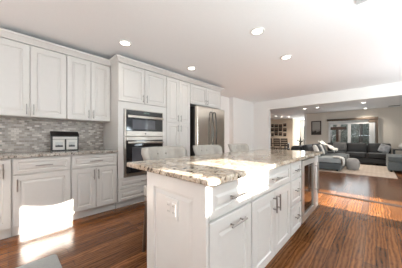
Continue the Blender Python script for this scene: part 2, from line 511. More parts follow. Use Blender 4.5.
# ------------------------------------------------------------------ setting
WEST, EAST, SOUTH, H = -3.52, 2.50, -2.50, 2.44
def wall_with_holes(plane, lo, hi, a0, a1, b0, b1, holes):
    """plane 'x' (a=y) or 'y' (a=x): boxes filling the wall around the holes (a0,a1,z0,z1)"""
    mb = MB()
    As = sorted({a0, a1, *[h[0] for h in holes], *[h[1] for h in holes]})
    for p, q in zip(As, As[1:]):
        cuts = sorted([(h[2], h[3]) for h in holes if h[0] <= p + 1e-6 and h[1] >= q - 1e-6])
        z = b0
        for c0, c1 in cuts + [(b1, b1)]:
            if c0 > z + 1e-4:
                if plane == 'x': mb.box(lo, hi, p, q, z, c0)
                else: mb.box(p, q, lo, hi, z, c0)
            z = max(z, c1)
    return mb

struct('floor', MB().box(-6.3, EAST + 0.1, SOUTH - 0.1, 15.1, -0.10, 0.0), 'floor')
struct('ceiling', MB().box(-6.3, EAST + 0.1, SOUTH - 0.1, 15.1, H, H + 0.10), 'ceiling')
struct('wall_west', MB().box(WEST - 0.1, WEST, SOUTH, 6.57, 0, H).box(WEST, -3.36, 5.05, 6.42, 0, H), 'wall')
EH = [(0.21, 0.75, 1.72, 2.085), (1.00, 1.41, 1.72, 2.085), (3.65, 4.75, 0.03, 2.085), (-1.9, -0.05, 0.95, 2.0)]
struct('wall_east', wall_with_holes('x', EAST, EAST + 0.1, SOUTH, 11.55, 0, H, EH), 'wall')
struct('wall_south', wall_with_holes('y', SOUTH - 0.1, SOUTH, WEST - 0.1, EAST + 0.1, 0, H, [(-1.2, 0.6, 1.0, 2.0)]), 'wall')
struct('wall_opening', MB().box(WEST, -2.77, 6.42, 6.57, 0, H).box(-2.77, EAST, 6.42, 6.57, 2.13, H), 'wall')
struct('wall_north', wall_with_holes('y', 11.45, 11.55, -2.80, EAST + 0.1, 0, H, [(-1.72, -0.20, 0.03, 1.95)]), 'living_wall')
struct('wall_hall', MB().box(-2.90, -2.80, 11.45, 15.0, 0, H), 'wall')
struct('wall_dining', MB().box(-6.2, -4.08, 13.24, 13.34, 0, H).box(-4.18, -4.08, 13.34, 15.0, 0, H), 'tan_wall')
struct('wall_far', wall_with_holes('y', 15.0, 15.1, -4.18, -2.80, 0, H, [(-3.95, -3.0, 0.02, 2.1)]), 'wall')
struct('wall_dining_west', MB().box(-6.3, -6.2, 6.57, 13.34, 0, H).box(-6.2, WEST - 0.1, 6.47, 6.57, 0, H), 'living_wall')
# backsplash and trim
struct('wall_backsplash', MB().box(WEST + 0.001, WEST + 0.012, -1.9, 1.168, 0.925, 1.375), 'mosaic')
struct('baseboard_north', MB().box(-2.79, -1.80, 11.43, 11.449, 0.001, 0.12).box(-0.12, EAST - 0.01, 11.43, 11.449, 0.001, 0.12), 'trim')
struct('baseboard_opening', MB().box(-3.35, -2.77, 6.40, 6.419, 0.001, 0.12, 0.003), 'trim')
th = MB().prism([(4.33, 0.001), (4.345, 0.014), (4.40, 0.014), (4.415, 0.001)], 0, -3.30, EAST - 0.01)
struct('trim_1', th, 'dark_wood')

# crown over the wall cabinets and over the tall run
def crown_profile(x, z0, z1):
    """in the XZ plane: a cove that leans out to the room"""
    return [(x - 0.02, z0), (x + 0.008, z0), (x + 0.010, z0 + 0.012), (x + 0.022, z0 + 0.024), (x + 0.045, z0 + 0.052),
            (x + 0.058, z0 + 0.060), (x + 0.062, z0 + 0.070), (x + 0.062, z1), (x - 0.02, z1)]
struct('trim_2', MB().prism(crown_profile(-3.17, 2.292, 2.372), 1, -1.9, 1.160), 'cabinet')
def crown_wrap(x, y0, y1, z0, z1, xback):
    mb = MB()
    prof = [(o - x, z) for o, z in crown_profile(x, z0, z1)]
    rows = []
    for off, z in prof:
        rows.append([mb.bm.verts.new(p) for p in ((xback, y0 - off, z), (x + off, y0 - off, z), (x + off, y1 + off, z), (xback, y1 + off, z))])
    n = len(rows)
    for i in range(n):
        a, b = rows[i], rows[(i + 1) % n]
        for k in range(3): mb.bm.faces.new((a[k], a[k + 1], b[k + 1], b[k]))
    mb.bm.faces.new([r[0] for r in rows]); mb.bm.faces.new([r[3] for r in rows][::-1])
    return mb
struct('trim_3', crown_wrap(-2.88, 1.185, 3.76, 2.292, 2.372, -3.40), 'cabinet')

# windows out of frame (sun comes in here): frames with mullion bars
def window_frame(name, x, y0, y1, z0, z1):
    mb = MB()
    w = 0.05
    mb.box(x - 0.015, x, y0 - w, y0, z0 - w, z1 + w).box(x - 0.015, x, y1, y1 + w, z0 - w, z1 + w)
    mb.box(x - 0.015, x, y0, y1, z0 - w, z0).box(x - 0.015, x, y0, y1, z1, z1 + w)
    struct(name, mb, 'trim')
window_frame('window_1', EAST - 0.001, 0.21, 0.75, 1.72, 2.085)
swag = [(0.20, 2.14), (0.20, 2.060), (0.28, 2.030), (0.38, 2.000), (0.48, 1.985), (0.58, 1.990), (0.68, 2.010), (0.76, 2.030), (0.76, 2.14)]  # unseen swag, added to curve the top edge of the sun patch
struct('window_1_sun_swag', MB().prism(swag, 0, EAST - 0.045, EAST - 0.017), 'blinds')
window_frame('window_2', EAST - 0.001, 1.00, 1.41, 1.72, 2.085)
window_frame('window_3', EAST - 0.001, -1.9, -0.05, 0.95, 2.0)
# door with glass at the far end of the hall
fd = struct('door_1', MB().box(-3.95, -3.85, 15.0, 15.05, 0.02, 2.1).box(-3.10, -3.0, 15.0, 15.05, 0.02, 2.1)
            .box(-3.85, -3.10, 15.0, 15.05, 1.98, 2.1).box(-3.85, -3.10, 15.0, 15.05, 0.02, 0.30).box(-3.85, -3.10, 15.0, 15.05, 0.98, 1.06), 'trim')
obj('pane', MB().box(-3.85, -3.10, 15.02, 15.028, 0.30, 0.98).box(-3.85, -3.10, 15.02, 15.028, 1.06, 1.98), 'glass', fd)
# sliding glass door of the living room
sd = struct('door_2', MB().box(-1.78, -1.70, 11.40, 11.46, 0.02, 2.00).box(-0.22, -0.14, 11.40, 11.46, 0.02, 2.00)
            .box(-1.70, -0.22, 11.40, 11.46, 1.78, 2.00).box(-1.70, -0.22, 11.40, 11.46, 0.02, 0.12).box(-1.00, -0.88, 11.40, 11.46, 0.12, 1.78), 'trim')
obj('pane', MB().box(-1.70, -1.00, 11.43, 11.436, 0.12, 1.78), 'glass', sd)
obj('pane', MB().box(-0.88, -0.22, 11.43, 11.436, 0.12, 1.78), 'glass', sd)

# ------------------------------------------------------------------ left run: base cabinets
XB, FX = WEST + 0.014, -2.905          # back of the base units, plane the door fronts sit on
def base_body(parent, y0, y1):
    g = 0.0015
    mb = MB().box(XB, FX, y0 + g, y1 - g, 0.11, 0.888)
    obj('body', mb, 'cabinet', parent)
    obj('toe_kick', MB().box(XB + 0.02, FX - 0.065, y0 + g, y1 - g, 0.0, 0.11), 'cabinet', parent)
t = thing('base_cabinet', 'white base cabinet at the far left frame edge with one tall door', 'cabinet', (-3.2, -0.4, 0), 'white base cabinets along the backsplash wall')
base_body(t, -0.90, 0.03)
d = door_px(t, 'door', FX, -0.44, 0.022, 0.125, 0.872); pull_z(d, FX + 0.02, -0.035, 0.755, 0.16)
d = door_px(t, 'door', FX, -0.892, -0.446, 0.125, 0.872); pull_z(d, FX + 0.02, -0.84, 0.755, 0.16)
t = thing('base_cabinet', 'white base cabinet with one drawer over a single wide door, left of the two-door one', 'cabinet', (-3.2, 0.30, 0), 'white base cabinets along the backsplash wall')
base_body(t, 0.03, 0.57)
d = door_px(t, 'drawer', FX, 0.038, 0.562, 0.705, 0.872, 0.036); pull_y(d, FX + 0.02, 0.30, 0.79, 0.16)
d = door_px(t, 'door', FX, 0.038, 0.562, 0.125, 0.690); pull_z(d, FX + 0.02, 0.072, 0.585, 0.14)
t = thing('base_cabinet', 'white base cabinet with a drawer over two narrow doors, beside the oven tower', 'cabinet', (-3.2, 0.87, 0), 'white base cabinets along the backsplash wall')
base_body(t, 0.57, 1.168)
d = door_px(t, 'drawer', FX, 0.578, 1.150, 0.705, 0.872, 0.036); pull_y(d, FX + 0.02, 0.864, 0.79, 0.16)
d = door_px(t, 'door', FX, 0.578, 0.861, 0.125, 0.690); pull_z(d, FX + 0.02, 0.835, 0.60, 0.14)
d = door_px(t, 'door', FX, 0.867, 1.150, 0.125, 0.690); pull_z(d, FX + 0.02, 0.893, 0.60, 0.14)
o = obj('worktop', MB().box(XB, -2.862, -1.2, 1.167, 0.890, 0.922, 0.004), 'granite_wall')
tag(o, 'speckled grey granite worktop along the mosaic backsplash wall', 'worktop')
t = thing('picture_frame', 'black folding picture frame with two small photos on the grey worktop', 'picture frame', (-3.30, 0.52, 0.924))
t.rotation_euler = (0, 0, 0)
Y0, Y1, PX, PZ = 0.423, 0.750, -3.32, 0.924
PH = 0.205
obj('frame', MB().box(PX - 0.02, PX, Y0, Y0 + 0.014, PZ, PZ + PH).box(PX - 0.02, PX, Y1 - 0.014, Y1, PZ, PZ + PH)
    .box(PX - 0.02, PX, Y0 + 0.014, Y1 - 0.014, PZ, PZ + 0.014).box(PX - 0.02, PX + 0.004, (Y0 + Y1) / 2 - 0.009, (Y0 + Y1) / 2 + 0.009, PZ + 0.014, PZ + 0.165)
    .box(PX - 0.02, PX - 0.014, Y0 + 0.014, Y1 - 0.014, PZ + 0.014, PZ + PH), 'black', t)
obj('lid', MB().prism([(PX - 0.09, PZ + PH + 0.001), (PX + 0.014, PZ + PH + 0.001), (PX + 0.014, PZ + PH + 0.012), (PX - 0.06, PZ + PH + 0.078), (PX - 0.09, PZ + PH + 0.078)], 1, Y0 - 0.006, Y1 + 0.006), 'black', t)
obj('back_box', MB().box(PX - 0.09, PX - 0.021, Y0, Y1, PZ, PZ + PH), 'black', t)
ym = (Y0 + Y1) / 2
obj('mat', MB().box(PX - 0.013, PX - 0.008, Y0 + 0.014, ym - 0.009, PZ + 0.014, PZ + 0.165), 'mat_white', t)
obj('mat', MB().box(PX - 0.013, PX - 0.008, ym + 0.009, Y1 - 0.014, PZ + 0.014, PZ + 0.165), 'mat_white', t)
obj('mat', MB().box(PX - 0.013, PX - 0.006, Y0 + 0.014, Y1 - 0.014, PZ + 0.170, PZ + PH), 'mat_white', t)
obj('photo', MB().box(PX - 0.008, PX - 0.0065, Y0 + 0.045, ym - 0.030, PZ + 0.055, PZ + 0.125), 'photo_b', t)
obj('photo', MB().box(PX - 0.008, PX - 0.0065, ym + 0.040, Y1 - 0.045, PZ + 0.055, PZ + 0.125), 'photo_b', t)

# wall cabinets
UX = -3.19
def wall_cab(label, y0, y1, ymid):
    t = thing('wall_cabinet', label, 'cabinet', (-3.35, (y0 + y1) / 2, 1.38), 'white wall cabinets over the mosaic backsplash')
    obj('body', MB().box(XB, UX, y0 + 0.0015, y1 - 0.0015, 1.378, 2.29), 'cabinet', t)
    for a, b, s in ((y0 + 0.004, ymid - 0.003, 1), (ymid + 0.003, y1 - 0.004, -1)):
        d = door_px(t, 'door', UX, a, b, 1.382, 2.276, 0.062)
        pull_z(d, UX + 0.02, (b - 0.03) if s > 0 else (a + 0.03), 1.47, 0.13)
    return t
wall_cab('white two-door wall cabinet at the left frame edge, over the empty end of the worktop', -0.19, 0.575, 0.193)
wall_cab('white two-door wall cabinet directly above the black picture frame, beside the oven tower', 0.575, 1.168, 0.878)

# ------------------------------------------------------------------ tall run: oven tower, pantry, fridge
TX = -2.90                                        # plane the tall doors sit on
t = thing('oven_cabinet', 'tall white oven tower cabinet with two top doors and two bottom drawers', 'cabinet', (-3.2, 1.62, 0))
y0, y1 = 1.172, 2.073
oy0, oy1 = 1.262, 1.985
body = MB().box(XB, TX, y0, y0 + 0.02, 0.11, 2.29).box(XB, TX, y1 - 0.02, y1 - 0.0015, 0.11, 2.29)
body.box(XB, TX, y0 + 0.02, y1 - 0.02, 2.27, 2.29).box(XB, TX, y0 + 0.02, y1 - 0.02, 0.11, 0.13)
body.box(XB, TX, y0 + 0.02, y1 - 0.02, 1.60, 1.62).box(XB, TX, y0 + 0.02, y1 - 0.02, 0.462, 0.482).box(XB, XB + 0.01, y0 + 0.02, y1 - 0.02, 0.13, 2.27)
obj('body', body, 'cabinet', t)
obj('face_frame', MB().box(TX, TX + 0.018, y0, oy0 - 0.004, 0.484, 1.685).box(TX, TX + 0.018, oy1 + 0.004, y1 - 0.0015, 0.484, 1.685)
    .box(TX, TX + 0.018, oy0 - 0.004, oy1 + 0.004, 1.580, 1.685), 'cabinet', t)
obj('toe_kick', MB().box(XB + 0.02, TX - 0.06, y0, y1 - 0.0015, 0, 0.11), 'cabinet', t)
ym = (y0 + y1) / 2
d = door_px(t, 'door', TX, y0 + 0.004, ym - 0.003, 1.692, 2.276); pull_z(d, TX + 0.02, ym - 0.034, 1.775, 0.13)
d = door_px(t, 'door', TX, ym + 0.003, y1 - 0.004, 1.692, 2.276); pull_z(d, TX + 0.02, ym + 0.034, 1.775, 0.13)
d = door_px(t, 'drawer', TX, y0 + 0.004, y1 - 0.004, 0.308, 0.478, 0.04); pull_y(d, TX + 0.02, ym, 0.393, 0.16)
d = door_px(t, 'drawer', TX, y0 + 0.004, y1 - 0.004, 0.122, 0.300, 0.04); pull_y(d, TX + 0.02, ym, 0.212, 0.16)

mw = thing('microwave', 'built-in stainless microwave with black glass door above the wall oven', 'microwave', (-3.1, 1.62, 1.13))
AX = TX + 0.020
obj('body', MB().box(TX - 0.45, AX - 0.002, oy0 + 0.004, oy1 - 0.004, 1.140, 1.574), 'steel_dark', mw)
obj('trim_frame', MB().box(AX, AX + 0.014, oy0, oy0 + 0.028, 1.138, 1.576).box(AX, AX + 0.014, oy1 - 0.012, oy1, 1.138, 1.576)
    .box(AX, AX + 0.014, oy0 + 0.028, oy1 - 0.012, 1.564, 1.576), 'steel', mw)
cp = obj('control_panel', MB().box(AX, AX + 0.016, oy0 + 0.029, oy1 - 0.013, 1.500, 1.563, 0.002), 'black_glass', mw)
obj('display', MB().box(AX + 0.016, AX + 0.0175, oy0 + 0.33, oy0 + 0.44, 1.520, 1.546), 'display', cp)
d = obj('door', MB().box(AX, AX + 0.024, oy0 + 0.029, oy1 - 0.013, 1.228, 1.497, 0.003), 'black_glass', mw)
obj('window', MB().box(AX + 0.0245, AX + 0.026, oy0 + 0.13, oy1 - 0.17, 1.258, 1.412), 'oven_window', d)
smooth_by_angle(obj('handle', MB().box(AX + 0.046, AX + 0.064, oy0 + 0.04, oy1 - 0.02, 1.436, 1.478, 0.006, 2)
    .tube((AX + 0.022, oy0 + 0.09, 1.457), (AX + 0.058, oy0 + 0.09, 1.457), 0.009).tube((AX + 0.022, oy1 - 0.07, 1.457), (AX + 0.058, oy1 - 0.07, 1.457), 0.009), 'steel', d))
lw = obj('lower_panel', MB().box(AX, AX + 0.024, oy0 + 0.029, oy1 - 0.013, 1.139, 1.225, 0.003), 'steel', mw)
obj('emblem', MB().tube((AX + 0.0235, (oy0 + oy1) / 2, 1.182), (AX + 0.026, (oy0 + oy1) / 2, 1.182), 0.014, 20), 'steel_dark', lw)

ov = thing('wall_oven', 'built-in stainless wall oven with large black glass door under the microwave', 'oven', (-3.1, 1.62, 0.49))
obj('body', MB().box(TX - 0.52, AX - 0.002, oy0 + 0.004, oy1 - 0.004, 0.486, 1.130), 'steel_dark', ov)
for ya, yb in ((oy0, oy0 + 0.028), (oy1 - 0.012, oy1)): obj('trim_strip', MB().box(AX, AX + 0.014, ya, yb, 0.486, 1.132), 'steel', ov)
obj('top_panel', MB().box(AX, AX + 0.022, oy0 + 0.029, oy1 - 0.013, 1.072, 1.132, 0.003), 'steel', ov)
d = obj('door', MB().box(AX, AX + 0.026, oy0 + 0.029, oy1 - 0.013, 0.545, 1.069, 0.003), 'black_glass', ov)
obj('window', MB().box(AX + 0.0265, AX + 0.028, oy0 + 0.12, oy1 - 0.11, 0.62, 0.96), 'oven_window', d)
smooth_by_angle(obj('handle', MB().box(AX + 0.046, AX + 0.066, oy0 + 0.04, oy1 - 0.02, 1.018, 1.054, 0.006, 2)
    .tube((AX + 0.024, oy0 + 0.09, 1.035), (AX + 0.062, oy0 + 0.09, 1.035), 0.009).tube((AX + 0.024, oy1 - 0.07, 1.035), (AX + 0.062, oy1 - 0.07, 1.035), 0.009), 'steel', d))
obj('lower_panel', MB().box(AX, AX + 0.020, oy0 + 0.029, oy1 - 0.013, 0.487, 0.542, 0.003), 'steel', ov)

t = thing('pantry_cabinet', 'tall white four-door pantry cabinet between oven tower and refrigerator', 'cabinet', (-3.2, 2.38, 0))
y0, y1 = 2.0745, 2.69
obj('body', MB().box(XB, TX, y0, y1, 0.11, 2.29), 'cabinet', t)
obj('toe_kick', MB().box(XB + 0.02, TX - 0.06, y0, y1, 0, 0.11), 'cabinet', t)
ym = (y0 + y1) / 2
for a, b, s in ((y0 + 0.004, ym - 0.003, 1), (ym + 0.003, y1 - 0.004, -1)):
    hy = b - 0.032 if s > 0 else a + 0.032
    d = door_px(t, 'door', TX, a, b, 1.410, 2.276); pull_z(d, TX + 0.02, hy, 1.50, 0.13)
    d = door_px(t, 'door', TX, a, b, 0.122, 1.400); pull_z(d, TX + 0.02, hy, 1.30, 0.13)

t = thing('wall_cabinet', 'white two-door wall cabinet with side panel over the steel refrigerator', 'cabinet', (-3.2, 3.2, 1.85))
y0, y1 = 2.6915, 3.76
obj('body', MB().box(XB, TX, y0, y1, 1.850, 2.29), 'cabinet', t)
obj('side_panel', MB().box(XB, TX + 0.02, 3.725, y1, 0.0, 1.849), 'cabinet', t)
ym = 3.20
for a, b, s in ((y0 + 0.004, ym - 0.003, 1), (ym + 0.003, y1 - 0.004, -1)):
    d = door_px(t, 'door', TX, a, b, 1.858, 2.276)
    pull_z(d, TX + 0.02, b - 0.032 if s > 0 else a + 0.032, 1.935, 0.11)

fr = thing('refrigerator', 'stainless french-door refrigerator in the white cabinet bay', 'refrigerator', (-3.1, 3.24, 0))
fy0, fy1, fm = 2.745, 3.70, 3.235
obj('body', MB().box(XB + 0.03, -2.80, fy0, fy1, 0.03, 1.79, 0.006), 'steel_dark', fr)
for k, (a, b) in enumerate(((fy0, fm - 0.003), (fm + 0.003, fy1))):
    d = obj('door', MB().box(-2.796, -2.715, a, b, 0.72, 1.795, 0.012, 3), 'steel_v', fr)
    hy = fm - 0.055 if k == 0 else fm + 0.055
    pts = [(-2.718, hy, 0.80), (-2.68, hy, 0.82), (-2.655, hy, 0.95), (-2.645, hy, 1.22), (-2.655, hy, 1.52), (-2.68, hy, 1.68), (-2.718, hy, 1.70)]
    obj('handle', MB().path(pts, 0.014, 10), 'steel_dark', d, True)
d = obj('freezer_drawer', MB().box(-2.796, -2.715, fy0, fy1, 0.08, 0.712, 0.012, 3), 'steel_v', fr)
obj('handle', MB().path([(-2.718, fy0 + 0.1, 0.62), (-2.66, fy0 + 0.12, 0.63), (-2.645, fm, 0.63), (-2.66, fy1 - 0.12, 0.63), (-2.718, fy1 - 0.1, 0.62)], 0.014, 10), 'steel_dark', d, True)
for sy in (fy0 + 0.08, fy1 - 0.08):
    obj('foot', MB().tube((-2.85, sy, 0), (-2.85, sy, 0.035), 0.02), 'rubber', fr)

# ------------------------------------------------------------------ island
IX0, IX = -1.120, -0.605                            # back plane and door plane of the island units
IF = IX + 0.02
IG = 'white island cabinets'
def isl_body(t, y0, y1, x0=IX0):
    obj('body', MB().box(x0, IX, y0, y1, 0.160, 0.888), 'cabinet', t)
    obj('toe_kick', MB().box(x0 + 0.02, IX - 0.090, y0 + (0.02 if y0 < 0.67 else 0), y1, 0, 0.160), 'cabinet', t)
t = thing('island_cabinet', 'white island end cabinet with raised end panel, one drawer and a pull-out door below', 'cabinet', (-0.9, 0.88, 0), IG)
isl_body(t, 0.668, 1.093)
# raised end panel facing the camera, and the corner posts
obj('end_panel', raised(MB(), face_my(0.667), IX0 - 0.006, IX + 0.020, 0.0, 0.888, 0.085, 0.018), 'cabinet', t)
d = door_px(t, 'drawer', IX, 0.676, 1.085, 0.705, 0.868, 0.04); pull_y(d, IF, 0.905, 0.787, 0.155)
d = door_px(t, 'door', IX, 0.676, 1.085, 0.168, 0.690, 0.062); pull_y(d, IF, 0.905, 0.632, 0.155)
t = thing('island_cabinet', 'white island sink cabinet with sunlit false drawer over two doors', 'cabinet', (-0.9, 1.47, 0), IG)
isl_body(t, 1.0945, 1.849)
d = door_px(t, 'drawer', IX, 1.102, 1.842, 0.705, 0.868, 0.04); pull_y(d, IF, 1.472, 0.787, 0.155)
d = door_px(t, 'door', IX, 1.102, 1.469, 0.168, 0.690, 0.062); pull_z(d, IF, 1.437, 0.595, 0.13)
d = door_px(t, 'door', IX, 1.475, 1.842, 0.168, 0.690, 0.062); pull_z(d, IF, 1.507, 0.595, 0.13)
t = thing('island_cabinet', 'white narrow island cabinet with three stacked drawers beside the wine cooler', 'cabinet', (-0.9, 2.02, 0), IG)
isl_body(t, 1.8505, 2.189)
for z0, z1 in ((0.705, 0.868), (0.445, 0.690), (0.168, 0.430)):
    d = door_px(t, 'drawer', IX, 1.858, 2.182, z0, z1, 0.045); pull_y(d, IF, 2.02, (z0 + z1) / 2 + (0.02 if z0 < 0.6 else 0), 0.13)

wc = thing('wine_cooler', 'stainless undercounter wine cooler with glass door at far end of island', 'wine cooler', (-0.9, 2.49, 0))
wy0, wy1 = 2.192, 2.788
obj('body', MB().box(IX0, IX - 0.01, wy0, wy0 + 0.02, 0.17, 0.886).box(IX0, IX - 0.01, wy1 - 0.02, wy1, 0.17, 0.886)
    .box(IX0, IX - 0.01, wy0 + 0.02, wy1 - 0.02, 0.866, 0.886).box(IX0, IX - 0.01, wy0 + 0.02, wy1 - 0.02, 0.17, 0.19)
    .box(IX0, IX0 + 0.02, wy0 + 0.02, wy1 - 0.02, 0.19, 0.866), 'dark_gap', wc)
obj('toe_grille', MB().box(IX0 + 0.02, IX - 0.09, wy0, wy1, 0.0, 0.168), 'rubber', wc)
d = obj('door', MB().box(IX - 0.006, IX + 0.030, wy0 + 0.004, wy0 + 0.075, 0.185, 0.862).box(IX - 0.006, IX + 0.030, wy1 - 0.075, wy1 - 0.004, 0.185, 0.862)
        .box(IX - 0.006, IX + 0.030, wy0 + 0.075, wy1 - 0.075, 0.800, 0.862).box(IX - 0.006, IX + 0.030, wy0 + 0.075, wy1 - 0.075, 0.185, 0.245), 'steel_soft', wc)
obj('pane', MB().box(IX + 0.006, IX + 0.014, wy0 + 0.076, wy1 - 0.076, 0.246, 0.799), 'tint_glass', d)
smooth_by_angle(obj('handle', MB().tube((IX + 0.066, wy1 - 0.035, 0.40), (IX + 0.066, wy1 - 0.035, 0.80), 0.009)
    .tube((IX + 0.028, wy1 - 0.035, 0.45), (IX + 0.066, wy1 - 0.035, 0.45), 0.006).tube((IX + 0.028, wy1 - 0.035, 0.75), (IX + 0.066, wy1 - 0.035, 0.75), 0.006), 'chrome', d))
for z in (0.30, 0.42, 0.54, 0.66):
    mb = MB().box(IX - 0.035, IX - 0.02, wy0 + 0.022, wy1 - 0.022, z - 0.012, z + 0.012)
    for k in range(6): mb.box(IX0 + 0.04, IX - 0.035, wy0 + 0.03 + k * 0.105, wy0 + 0.036 + k * 0.105, z - 0.004, z + 0.004)
    obj('shelf', mb, 'leg_wood', wc)
t = thing('island_end', 'white upright end closing the island beyond the wine cooler', 'cabinet', (-0.87, 2.89, 0))
obj('panel', raised(MB(), face_px(IX - 0.02), 2.79, 2.985, 0.175, 0.888, 0.05, 0.04), 'cabinet', t)
obj('toe_kick', MB().box(IX0 + 0.02, IX - 0.090, 2.79, 2.985, 0.0, 0.174), 'cabinet', t)
obj('side_panel', MB().box(IX0, IX - 0.021, 2.79, 2.985, 0.175, 0.888), 'cabinet', t)

def countertop(x0, x1, y0, y1, z0, z1, r=0.025):
    pts = []
    for cx, cy, a0 in ((x1 - r, y0 + r, -90), (x1 - r, y1 - r, 0), (x0 + r, y1 - r, 90), (x0 + r, y0 + r, 180)):
        for k in range(5):
            a = math.radians(a0 + 22.5 * k)
            pts.append((cx + r * math.cos(a), cy + r * math.sin(a)))
    mb = MB().prism(pts, 2, z0, z1)
    es = [e for e in mb.bm.edges if abs(e.verts[0].co.z - e.verts[1].co.z) < 1e-6]
    bmesh.ops.bevel(mb.bm, geom=es, offset=0.007, segments=3, affect='EDGES', profile=0.5)
    return mb
o = obj('countertop', countertop(-1.41, -0.535, 0.630, 3.03, 0.889, 0.921), 'granite')
tag(o, 'cream speckled granite countertop of the island', 'countertop')

ot = thing('outlet_plate', 'white double outlet cover plate on the island end panel', 'outlet', (-0.850, 0.645, 0.705))
OX, OZ = -0.850, 0.705
py_ = 0.667 - 0.018 + 0.0025
obj('plate', MB().rings(face_my(py_), OX - 0.058, OX + 0.058, OZ - 0.058, OZ + 0.058, [(0, 0), (0, 0.003), (0.004, 0.006)]), 'cabinet', ot)
for dx in (-0.024, 0.024):
    s = obj('socket', MB().rings(face_my(py_ - 0.006), OX + dx - 0.017, OX + dx + 0.017, OZ - 0.034, OZ + 0.034, [(0, 0), (0.002, 0.002)]), 'cabinet', ot)
    for dz in (-0.018, 0.018):
        for q in (-0.006, 0.006):
            obj('slot', MB().box(OX + dx + q - 0.0009, OX + dx + q + 0.0009, py_ - 0.0095, py_ - 0.008, OZ + dz - 0.004, OZ + dz + 0.004), 'dark_gap', s)

# ------------------------------------------------------------------ counter stools
def make_stool(loc, label):
    t = thing('counter_stool', label, 'stool', loc, 'tufted counter stools at the island')
    bx, by, _ = loc
    # tufted back: a flaring barrel shell, open to +X
    nA, nZ = 28, 10
    z0, z1 = 0.66, 1.015
    def P(i, j, side):
        u = i / nA * 2 - 1
        v = j / nZ
        half = math.radians(58)
        a = u * half
        R = 0.255 + 0.085 * v
        thick = 0.055
        zz = z0 + (z1 - z0) * v - 0.05 * (max(0, abs(u) - 0.84) / 0.16) ** 2 * v
        r = R
        dimple = 0.0
        for (du, dv) in ((-0.48, 0.80), (-0.13, 0.80), (0.22, 0.80), (0.57, 0.80), (0.05, 0.45), (-0.68, 0.38), (0.68, 0.38)):
            dimple += 0.026 * math.exp(-(((u - du) / 0.13) ** 2 + ((v - dv) / 0.16) ** 2))
        if side == 0: r = R - thick + dimple
        x = bx + 0.10 - r * math.cos(a)
        y = by + r * 0.98 * math.sin(a)
        return Vector((x - 0.05 * v, y, zz))
    mb = MB()
    g = [[[mb.bm.verts.new(P(i, j, s)) for j in range(nZ + 1)] for i in range(nA + 1)] for s in (0, 1)]
    for i in range(nA):
        for j in range(nZ):
            mb.bm.faces.new((g[0][i][j], g[0][i][j + 1], g[0][i + 1][j + 1], g[0][i + 1][j]))
            mb.bm.faces.new((g[1][i][j], g[1][i + 1][j], g[1][i + 1][j + 1], g[1][i][j + 1]))
        mb.bm.faces.new((g[0][i][0], g[0][i + 1][0], g[1][i + 1][0], g[1][i][0]))
        mb.bm.faces.new((g[0][i][nZ], g[1][i][nZ], g[1][i + 1][nZ], g[0][i + 1][nZ]))
    for i in (0, nA):
        for j in range(nZ):
            mb.bm.faces.new((g[0][i][j], g[1][i][j], g[1][i][j + 1], g[0][i][j + 1]))
    rim = [e for e in mb.bm.edges if len(e.link_faces) == 2 and e.calc_face_angle(0) > 0.9]
    bmesh.ops.bevel(mb.bm, geom=rim, offset=0.014, segments=3, affect='EDGES', profile=0.5)
    bk = obj('backrest', mb, 'linen', t, True)
    for (du, dv) in ((-0.13, 0.80), (0.22, 0.80), (-0.30, 0.45), (0.05, 0.45), (0.40, 0.45)):
        p = P((du + 1) / 2 * nA, dv * nZ, 0)
        b = MB(); bmesh.ops.create_uvsphere(b.bm, u_segments=10, v_segments=6, radius=0.011, matrix=Matrix.Translation(p))
        obj('button', b, 'button', bk, True)
    obj('seat', MB().cushion(bx - 0.21, bx + 0.22, by - 0.23, by + 0.23, 0.545, 0.66, 0.2, 8), 'linen', t, True)
    obj('seat_frame', MB().box(bx - 0.20, bx + 0.20, by - 0.21, by + 0.21, 0.50, 0.546, 0.005), 'leg_wood', t)
    for sx in (-1, 1):
        for sy in (-1, 1):
            mb = MB().path([(bx + sx * 0.21, by + sy * 0.215, 0.0), (bx + sx * 0.18, by + sy * 0.19, 0.50)], [0.014, 0.021], 8)
            obj('leg', mb, 'leg_wood', t)
    for q in (-1, 1): obj('footrest', MB().tube((bx + q * 0.196, by - 0.20, 0.22), (bx + q * 0.196, by + 0.20, 0.22), 0.011), 'leg_wood', t)
    return t
s1 = make_stool((-1.44, 1.13, 0), 'beige tufted counter stool nearest the camera, in front of the wall oven')
dup(s1, (-1.44, 1.80, 0), 'beige tufted counter stool in front of the refrigerator, middle of the three')
dup(s1, (-1.44, 2.54, 0), 'beige tufted counter stool nearest the living room, against the plain white wall')

# kitchen mat
t = obj('floor_mat', countertop(-2.21, -1.55, -0.70, 0.318, 0.001, 0.013, 0.04), 'floor_mat')
tag(t, 'grey kitchen mat on the wood floor at the bottom left', 'mat')

# ------------------------------------------------------------------ ceiling fittings
def make_light(loc, label, group, power):
    t = thing('ceiling_light', label, 'ceiling light', loc, group)
    x, y, z = loc
    rg = MB().lathe(x, y, [(0.062, z - 0.001), (0.088, z - 0.001), (0.090, z - 0.004), (0.086, z - 0.008), (0.064, z - 0.010), (0.060, z - 0.006)], 28)
    obj('trim_ring', rg, 'plastic', t, True)
    obj('lens', MB().lathe(x, y, [(0.060, z - 0.002), (0.060, z - 0.006), (0.052, z - 0.0095)], 24), 'lamp', t)
    ld = bpy.data.lights.new('downlight', 'SPOT')
    ld.energy = power; ld.color = (1.0, 0.92, 0.82); ld.spot_size = math.radians(135); ld.spot_blend = 0.9; ld.shadow_soft_size = 0.05
    lo = bpy.data.objects.new('downlight', ld); COL.objects.link(lo)
    lo.parent = t; lo.location = (0, 0, -0.03)
    return t
def lights(spec, group, power):
    first = None
    for (x, y, lab) in spec:
        if first is None: first = make_light((x, y, H), lab, group, power)
        else: dup(first, (x, y, H), lab)
